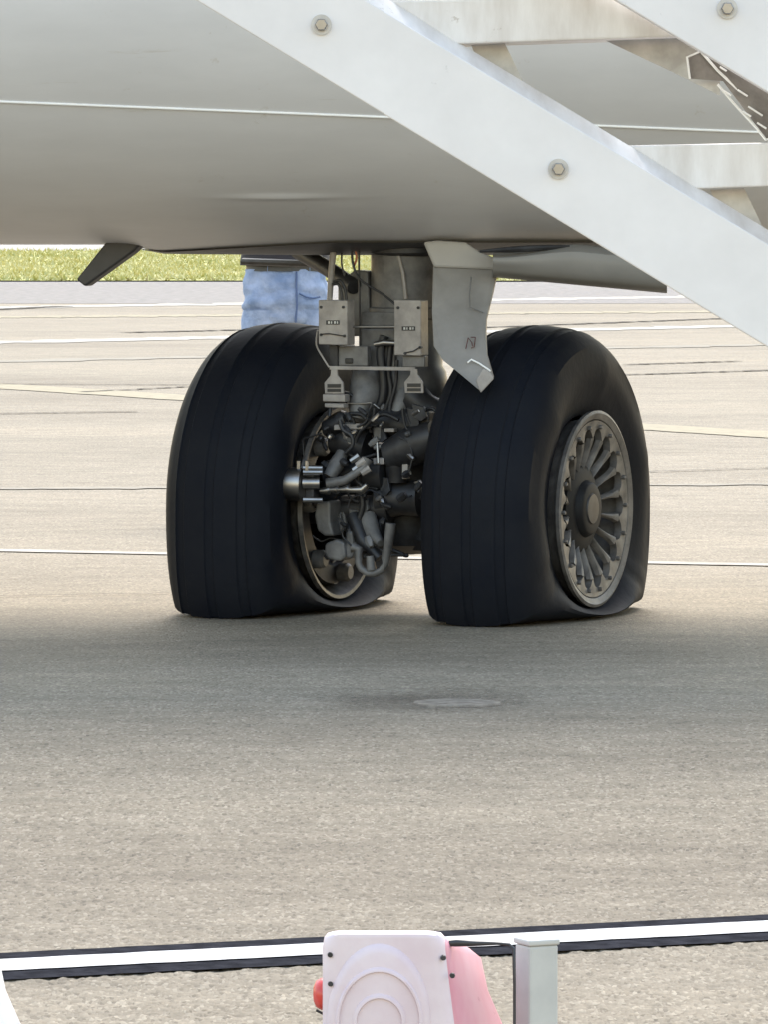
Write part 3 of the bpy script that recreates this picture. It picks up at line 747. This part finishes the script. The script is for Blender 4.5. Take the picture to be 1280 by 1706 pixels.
# ================================================================== PERSON BEHIND THE GEAR
def person():
    Yp = 25.9; base = at(476, 860, Yp); base.z = 0
    r = root('person', base, 'person in light blue jeans and dark top standing behind the landing gear', 'person')
    # body: one skinned figure
    J = {'pel': (0, 0, .98), 'sp': (0, .01, 1.18), 'ch': (0, .01, 1.38), 'nk': (0, 0, 1.52), 'hd': (0, -.02, 1.62), 'tp': (0, -.01, 1.74)}
    vs_, es, rs = [], [], []
    def jn(p, rad, frm=None):
        vs_.append(p); rs.append(rad)
        if frm is not None: es.append((frm, len(vs_) - 1))
        return len(vs_) - 1
    pel = jn(J['pel'], .09); sp = jn(J['sp'], .09, pel); ch = jn(J['ch'], .10, sp); nk = jn(J['nk'], .055, ch); hd = jn(J['hd'], .085, nk); jn(J['tp'], .07, hd)
    for s in (-1, 1):
        h = jn((s * .085, 0, .88), .07, pel); k = jn((s * .12, -.02, .50), .058, h); a = jn((s * .13, .02, .09), .04, k); jn((s * .15, -.12, .04), .035, a)
        sh = jn((s * .19, .01, 1.42), .06, ch); el = jn((s * .24, -.16, 1.30), .042, sh); wr = jn((s * .14, -.34, 1.40), .028, el); pm = jn((s * .12, -.40, 1.42), .03, wr)
        for q in range(4): f1 = jn((s * (.10 + .018 * q), -.45, 1.43 - .004 * q), .0095, pm); jn((s * (.10 + .016 * q), -.475, 1.40), .0085, f1)
        t1 = jn((s * .085, -.39, 1.40), .011, wr); jn((s * .075, -.43, 1.385), .009, t1)
    me = bpy.data.meshes.new('body'); me.from_pydata(vs_, es, []); me.materials.append(M['skin'])
    b = bpy.data.objects.new('body', me); col.objects.link(b); b.parent = r
    sk = b.modifiers.new('skin', 'SKIN')
    for i, l in enumerate(me.skin_vertices[0].data): l.radius = (rs[i], rs[i]); l.use_root = (i == 0)
    su = b.modifiers.new('sub', 'SUBSURF'); su.levels = 1; su.render_levels = 2
    # clothes
    def loft(rings, n=40, amp=0.004, sc=14):
        mb = MB(); rows = []
        for (cx, cy, cz, rx, ry) in rings:
            row = []
            for k in range(n + 1):
                a = 2 * math.pi * k / n
                p = Vector((cx + rx * math.cos(a), cy + ry * math.sin(a), cz))
                w_ = 1 + amp / 0.15 * noise.noise(Vector((math.cos(a) * 2.2, math.sin(a) * 2.2, cz * sc))) * 2
                row.append(Vector((cx + rx * math.cos(a) * w_, cy + ry * math.sin(a) * w_, cz)))
            rows.append(row)
        return mb.grid(rows)
    def dens(rings, k=6):
        o = []
        for a, b_ in zip(rings, rings[1:]): o += [tuple(x + (y - x) * i / k for x, y in zip(a, b_)) for i in range(k)]
        return o + [rings[-1]]
    jm = loft(dens([(0, 0, 1.03, .163, .115), (0, 0, 1.0, .166, .12), (0, .005, .95, .175, .135), (0, .01, .88, .178, .14), (0, .005, .81, .172, .125), (0, 0, .77, .12, .08)]), 64, .010, 22)
    for s in (-1, 1):
        l = loft(dens([(s * .09, 0, .86, .092, .115), (s * .10, 0, .74, .088, .10), (s * .118, -.015, .50, .070, .078), (s * .128, .015, .28, .066, .072), (s * .132, .02, .08, .066, .074)]), 32, .006, 18)
        o = len(jm.v); jm.v += l.v; jm.f += [tuple(i + o for i in f) for f in l.f]
    je = jm.build('jeans', 'denim', r, smooth=70)
    for pts in ([(0.03, -.122, 1.02), (.028, -.134, .96), (0.03, -.140, .88), (.025, -.125, .80)], [(.04, -.135, .93), (.07, -.132, .915), (.10, -.122, .91), (.13, -.105, .915)]):  # centre seam, then a dark line painted in for a fold's shade
        MB().tube(pts, .004, 6).build('seam', 'denim_dark', je, smooth=60)
    loft([(0, 0, 1.022, .167, .119), (0, 0, 1.058, .165, .118)], 40, 0).build('belt', 'belt', r, smooth=60)
    for x in (-.085, .085, .02): MB().box((x, -.118 + abs(x) * .25, 1.037), (.010, .008, .055)).build('belt_loop', 'denim', je)
    loft(dens([(0, 0, 1.045, .185, .135), (0, 0, 1.10, .182, .135), (0, .01, 1.25, .18, .13), (0, .01, 1.38, .20, .13), (0, .01, 1.46, .15, .10), (0, 0, 1.52, .07, .07)]), 40, .006, 9).build('jacket', 'jacket', r, smooth=60)
    for s in (-1, 1):
        MB().tube([(s * .17, .01, 1.44), (s * .225, -.07, 1.35), (s * .24, -.16, 1.29), (s * .19, -.26, 1.345), (s * .145, -.33, 1.395)], [.075, .066, .056, .048, .042], 16).build('sleeve', 'jacket', r, smooth=60)
        MB().tube([(s * .135, .07, .045), (s * .137, .0, .05), (s * .145, -.08, .042), (s * .15, -.15, .035)], [.040, .048, .045, .03], 14).build('shoe', 'jacket', r, smooth=60)
    hm = MB().lathe([(1.76, .001), (1.755, .05), (1.72, .095), (1.66, .105), (1.60, .095), (1.58, .07)], 24, axis='Z'); hm.xform(Matrix.Translation((0, .02, 0))); hm.build('hair', 'hair', r, smooth=60)
    MB().tube([(0, -.095, 1.66), (0, -.125, 1.625), (0, -.10, 1.61)], [.008, .014, .01], 8).build('nose', 'skin', r, smooth=60)
    MB().box((0, -.092, 1.585), (.045, .012, .009)).build('mouth', 'ink', r)
    for s in (-1, 1):
        MB().tube([(s * .034, -.09, 1.655), (s * .034, -.104, 1.655)], [.013, .006], 10).build('eye', 'label_mark', r)
        MB().tube([(s * .088, 0, 1.66), (s * .1, .005, 1.64), (s * .09, 0, 1.61)], [.012, .016, .01], 8).build('ear', 'skin', r, smooth=60)
    r.rotation_euler.z = R(8)
person()

# ================================================================== STAIR IN FRONT
YS = 9.40
SL = 0.606                                                  # slope of the stair on the picture
def sp_(px, py, Y=YS): return at(px, py, Y)
st_base = at(3200, 1820, YS); st_base.z = 0
stair = root('boarding_stair', st_base, 'white painted steel boarding stair rising in front of the grey aircraft', 'stair')
def spart(name, mb, material, parent=stair, **k): return mb.build(name, material, parent, off=st_base, **k)
def stringer(dx, Y, x_lo, x_hi):
    lo = lambda x: sp_(x + dx, SL * (x - 325), Y); hi = lambda x: sp_(x + dx, SL * (x - 608), Y)
    # front plate, foot cut level on the ground
    zg = 0.0
    xa, xb = x_hi, x_lo
    P = [lo(xa), lo(xb), hi(xb + 283), hi(xa)]
    s = spart('stringer', MB().prism(P, (0, 0.008, 0)), 'galv', bevel=0.002)
    up = Vector((SL, 0, 1)).normalized()
    a, b = hi(xa), hi(xb + 283)
    e = 0.0025
    spart('flange', MB().prism([a + Vector((0, e, -.003)), b + Vector((0, e, -.003)), b + Vector((0, 0.060, 0.0)) + up * 0.020, a + Vector((0, 0.060, 0.0)) + up * 0.020], -up * 0.006), 'galv_worn', parent=s)
    a2, b2 = lo(xa), lo(xb)
    spart('flange', MB().prism([a2 + Vector((0, 0.0085, 0.001)), b2 + Vector((0, 0.0085, 0.001)), b2 + Vector((0, 0.060, 0.001)), a2 + Vector((0, 0.060, 0.001))], up * 0.006), 'galv', parent=s)
    return s
sA = stringer(0, YS, 3340, -1300)
sB = stringer(700, YS - 0.05, 3340, -1300)
def bolt(px, py, Y, parent):
    c = sp_(px, py, Y); n = Vector((0, -1, 0))
    wsh = spart('washer', MB().tube([c, c + n * 0.0035], 0.0155, 28), 'steel_dull', parent=parent, smooth=30)
    spart('bolt', MB().tube([c + n * 0.003, c + n * 0.013, c + n * 0.015], [0.0098, 0.0098, 0.0082], 6), 'chrome', parent=parent)
for k in range(-3, 6): bolt(535 + 396 * k, 42 + 240 * k, YS, sA)
for k in range(-3, 5): bolt(1212 + 396 * k, 15 + 240 * k, YS - 0.05, sB)
# treads bolted behind both stringers
for k in range(-4, 7):
    ox, oy = 398 * k, 241 * k
    x0, x1 = 640 + ox, 1190 + ox
    if oy > 1450: continue
    zf = 70
    Y0, Y1 = YS + 0.066, YS + 0.012
    P = [sp_(x0, 2 + oy, Y0), sp_(x1, -9 + oy, Y1), sp_(x1, 60 + oy, Y1), sp_(x0, 78 + oy, Y0)]
    t = spart('tread', MB().prism(P, (0.0, 0.24, 0)), 'galv_worn', bevel=0.003)
    br = [sp_(786 + ox, 76 + oy, YS + .12), sp_(842 + ox, 73 + oy, YS + .12), sp_(884 + ox, 160 + oy, YS + .12), sp_(800 + ox, 110 + oy, YS + .12)]
    spart('tread_bracket', MB().prism(br, (0.0, 0.006, 0)), 'steel_dull', parent=t)
    gs = [sp_(1005 + ox, 66 + oy, YS + .14), sp_(1200 + ox, 58 + oy, YS + .10), sp_(1200 + ox, 160 + oy, YS + .10), sp_(1120 + ox, 120 + oy, YS + .12)]
    spart('gusset', MB().prism(gs, (0.0, 0.006, 0)), 'steel_dull', parent=t)
# folded grip plate hanging beneath the second stringer
YG = YS + 0.06
gr = spart('grip_plank', MB().prism([sp_(1168, 86, YG), sp_(1300, 150, YG - .05), sp_(1470, 255, YG - .08), sp_(1292, 252, YG)], (0.0, 0.003, 0)), 'grip')
spart('end_cap', MB().prism([sp_(1148, 97, YG), sp_(1167, 89, YG), sp_(1209, 136, YG), sp_(1152, 132, YG)], (0, 0.004, 0)), 'grip', parent=gr)
def lip(pts, r=0.0022, Y=YG - 0.004): spart('plate_edge', MB().tube([sp_(x, y, Y) for x, y in pts], r, 6), 'trim', parent=gr)
lip([(1150, 132), (1145, 96), (1168, 86), (1180, 90)], 0.0019)
lip([(1170, 88), (1196, 118), (1229, 149)], 0.0024)
lip([(1196, 141), (1222, 172), (1262, 215), (1276, 233), (1290, 232)], 0.0022)
for (x, y, L_) in ((1200, 112, 13), (1227, 114, 15), (1229, 150, 20), (1241, 141, 17), (1256, 152, 20), (1205, 151, 16), (1247, 178, 28), (1270, 143, 18), (1238, 186, 16), (1276, 180, 20), (1262, 205, 18), (1295, 165, 20), (1300, 200, 22)):
    spart('lit_slot_edge', MB().tube([sp_(x, y, YG - .012), sp_(x + L_ * .86, y + L_ * .55, YG - .014)], [0.0017, 0.0017], 6), 'trim', parent=gr)  # white bars painted in for the lit edges of the slots

# ================================================================== PLASTIC BARRIERS AND POST
YB = 7.0
def make_barrier(name, side_mat, face_mat, label, group, lamp=True, dx=0.0):
    base = at(650, 1600, YB); base.z = 0
    r = root(name, base, label, 'barrier', group)
    S = lambda px, py, dy=0.0: at(px, py, YB) + Vector((0, dy, 0)) - base
    zt = S(640, 1555).z + base.z
    def ringp(x0, x1, y, dyf, dyb, xb0, xb1):
        return None
    # shell: rows from the top rim down to the ground; each row a closed loop (front-left, front-right, back-right, back-left) rounded
    rows = []
    def loop(xl, xr, z, y0, y1, xl2, xr2, rad):
        pts = []
        cs = [(xl, y0), (xr, y0), (xr2, y1), (xl2, y1)]
        for i in range(4):
            p = Vector((*cs[i], 0)); a = Vector((*cs[i - 1], 0)); b = Vector((*cs[(i + 1) % 4], 0))
            da, db = (a - p).normalized() * rad, (b - p).normalized() * rad
            for k in range(5):
                t = k / 4; q = (p + da) * (1 - t) ** 2 + p * 2 * t * (1 - t) + (p + db) * t * t
                pts.append(Vector((q.x, q.y, z)))
        pts.append(pts[0].copy()); return pts
    k = 1 / 1480.0
    def X(px): return (px - 650) * k
    T = [(1555, 556, 718, 752, .012), (1557, 547, 732, 772, .014), (1563, 541, 738, 790, .016), (1580, 538, 741, 812, .016), (1640, 538, 748, 824, .016), (1706, 538, 757, 852, .016), (1800, 536, 775, 870, .013), (2000, 532, 790, 890, .013), (2250, 520, 805, 905, .013), (2371, 520, 805, 905, .013)]
    prof = []
    for (py, xl, xr, xb, rad) in T:
        z = zt - (py - 1555) * k
        if py >= 2371: z = 0.0
        prof.append((z, X(xl), X(xr), X(xb), rad))
    for z, xl, xr, xb, rad in prof: 
        lp_ = loop(xl, xr, z, 0.0, 0.15, xl + 0.05, xb, rad)
        for q in lp_: q.z -= (0.030 * q.y / 0.15 if z > zt - 0.02 else 0.030 * q.y / 0.15 * z / zt)
        rows.append(lp_)
    mb = MB().grid(rows)
    mb.f.append(tuple(range(len(rows[0]) - 1)))
    sh = mb.build('shell', side_mat, r, smooth=40)
    # front moulding of paler plastic, following the shell
    rows = []
    for z, xl, xr, xb, rad in prof:
        fr = loop(xl, xr, z, -0.004, 0.03, xl - 0.002, xr + 0.005, rad)
        rows.append(fr)
    mb = MB().grid(rows); mb.f.append(tuple(range(len(rows[0]) - 1)))
    fm = mb.build('face_panel', face_mat, r, smooth=40)
    # round ribs pressed into the panel: flat disc with two stepped rings
    c = Vector((X(632), -0.004, zt - (1702 - 1555) * k))
    def rib(prof_, sx, nm):
        m = MB().lathe(prof_, 72, axis='Z')
        for q in m.v: q.x *= sx
        m.xform(Matrix.Translation(c) @ Matrix.Rotation(math.pi / 2, 4, 'X')); m.build(nm, face_mat, fm, smooth=50)
    rib([(.0055, .0005), (.0055, .078), (.004, .083), (.001, .088), (-.002, .090)], .66, 'round_boss')
    rib([(.004, .056), (.0085, .0575), (.0085, .060), (.0052, .063)], .80, 'round_rib')
    rib([(.004, .026), (.0085, .0275), (.0085, .030), (.0052, .033)], .95, 'round_rib')
    for (px, py) in ((549.5, 1590), (550, 1639), (740, 1595), (755, 1625)):
        p = Vector((X(px), -0.0038, zt - (py - 1555) * k))
        MB().tube([p + Vector((0, .003, 0)), p + Vector((0, -.0012, 0))], [.0034, .0027], 10).build('screw', 'gear_dark', fm, smooth=40)
    if lamp:
        p = Vector((X(531), 0.04, zt - (1664 - 1555) * k))
        lm = MB().lathe([(0.0005, .0005), (0.001, .008), (.004, .015), (.010, .0185), (.018, .0185), (.030, .016)], 24, axis='X')
        lm.xform(Matrix.Translation(p + Vector((-.008, 0, 0))) @ Matrix.Scale(1.0, 4)); lp = lm.build('warning_lamp', 'red_lens', r, smooth=60)
        MB().tube([p + Vector((-.004, -.012, -.017)), p + Vector((.004, -.012, -.021)), p + Vector((.016, -.010, -.022))], .0016, 6).build('lamp_bracket', 'black_metal', lp)
    return r
bar = make_barrier('plastic_barrier', 'plastic_pink', 'plastic_white', 'white plastic barrier with faded pink sides, round ribs and a red lamp', None)
bar2 = make_barrier('plastic_barrier', 'plastic_plain', 'plastic_plain', 'plain white plastic barrier without pink sides', None, lamp=False)
bar2.location.x += (-3 - 822) / 1480.0
bar2.location.z = 0
for ch in bar2.children: pass
# strap to the post
sb = at(745, 1573, YB); sb0 = Vector((sb.x, YB + 0.02, 0))
strap = MB().tube([at(738, 1571, YB + .03), at(760, 1570, YB + .03), at(785, 1571, YB + .04), at(830, 1571, YB + .05), at(850, 1573, YB + .045), at(857, 1580, YB + .042), at(858, 1640, YB + .042), at(858, 1760, YB + .042)], [.0032, .0045, .0035, .0018, .0018, .0022, .0018, .0018], 8)
tag(strap.build('strap', 'black_metal', smooth=50), 'thin black strap from the pink and white barrier to the square post', 'strap')
def post():
    a = at(895, 1566, YB + .08); base = Vector((a.x, YB + .08, 0))
    r = root('square_post', base, 'pale grey square post strapped beside the pink and white barrier', 'post')
    ro = Matrix.Rotation(R(26), 3, 'Z')
    s = .0372; zt = a.z
    MB().box((0, 0, (zt - .004) / 2), (s, s, zt - .004), ro).build('tube', 'post', r, bevel=.003)
    MB().box((0, 0, zt + .0035 - .004), (s + .003, s + .003, .007), ro).build('cap', 'post', r, bevel=.002)
    MB().box((0, 0, .006), (.12, .12, .012), ro).build('foot', 'post', r, bevel=.003)
post()

# ================================================================== PATCHES ON THE TARMAC
cc = gnd(760, 1175)
m = MB().lathe([(0.0092, .0005), (0.0092, .085), (.0102, .09), (.0102, .106), (.004, .114)], 56, axis='Z')
for q in m.v:
    a_ = math.atan2(q.y, q.x); f_ = 1 + 0.16 * noise.noise(Vector((math.cos(a_) * 1.8, math.sin(a_) * 1.8, 4)))
    q.x *= f_ * 1.05; q.y *= f_
m.xform(Matrix.Translation((cc.x, cc.y, 0)))
tag(m.build('ground_cover', 'cover', smooth=40), 'pale round metal cover set in the shaded tarmac in front of the wheels', 'cover')
def stain_material():
    m = bpy.data.materials.new('oil_stain'); m.use_nodes = True
    t = m.node_tree; L = t.links.new; p = t.nodes['Principled BSDF']
    p.inputs['Base Color'].default_value = (0.085, 0.065, 0.045, 1); p.inputs['Roughness'].default_value = 0.7
    tc = t.nodes.new('ShaderNodeTexCoord'); ln = t.nodes.new('ShaderNodeVectorMath'); ln.operation = 'LENGTH'
    L(tc.outputs['Object'], ln.inputs[0])
    n = t.nodes.new('ShaderNodeTexNoise'); n.inputs['Scale'].default_value = 7; n.inputs['Detail'].default_value = 6; L(tc.outputs['Object'], n.inputs['Vector'])
    ad = t.nodes.new('ShaderNodeMath'); ad.operation = 'MULTIPLY_ADD'; L(n.outputs['Fac'], ad.inputs[0]); ad.inputs[1].default_value = 1.6; ad.inputs[2].default_value = -0.8
    su = t.nodes.new('ShaderNodeMath'); L(ln.outputs['Value'], su.inputs[0]); L(ad.outputs[0], su.inputs[1])
    mr = t.nodes.new('ShaderNodeMapRange'); L(su.outputs[0], mr.inputs[0]); mr.inputs[1].default_value = 0.2; mr.inputs[2].default_value = 0.95; mr.inputs[3].default_value = 0.32; mr.inputs[4].default_value = 0.0
    L(mr.outputs[0], p.inputs['Alpha']); return m
M['stain'] = stain_material()
for i, (px, py, rx, ry) in enumerate(((640, 1170, .22, .42), (770, 1168, .24, .50))):
    q = gnd(px, py)
    o = MB().add([(-1, -1, 0), (1, -1, 0), (1, 1, 0), (-1, 1, 0)], [(0, 1, 2, 3)]).build('oil_stain', 'stain')
    o.location = (q.x, q.y, 0.0075 + 0.0008 * i); o.scale = (rx, ry, 1)
    tag(o, 'dark oil stain around the round cover', kind='structure')
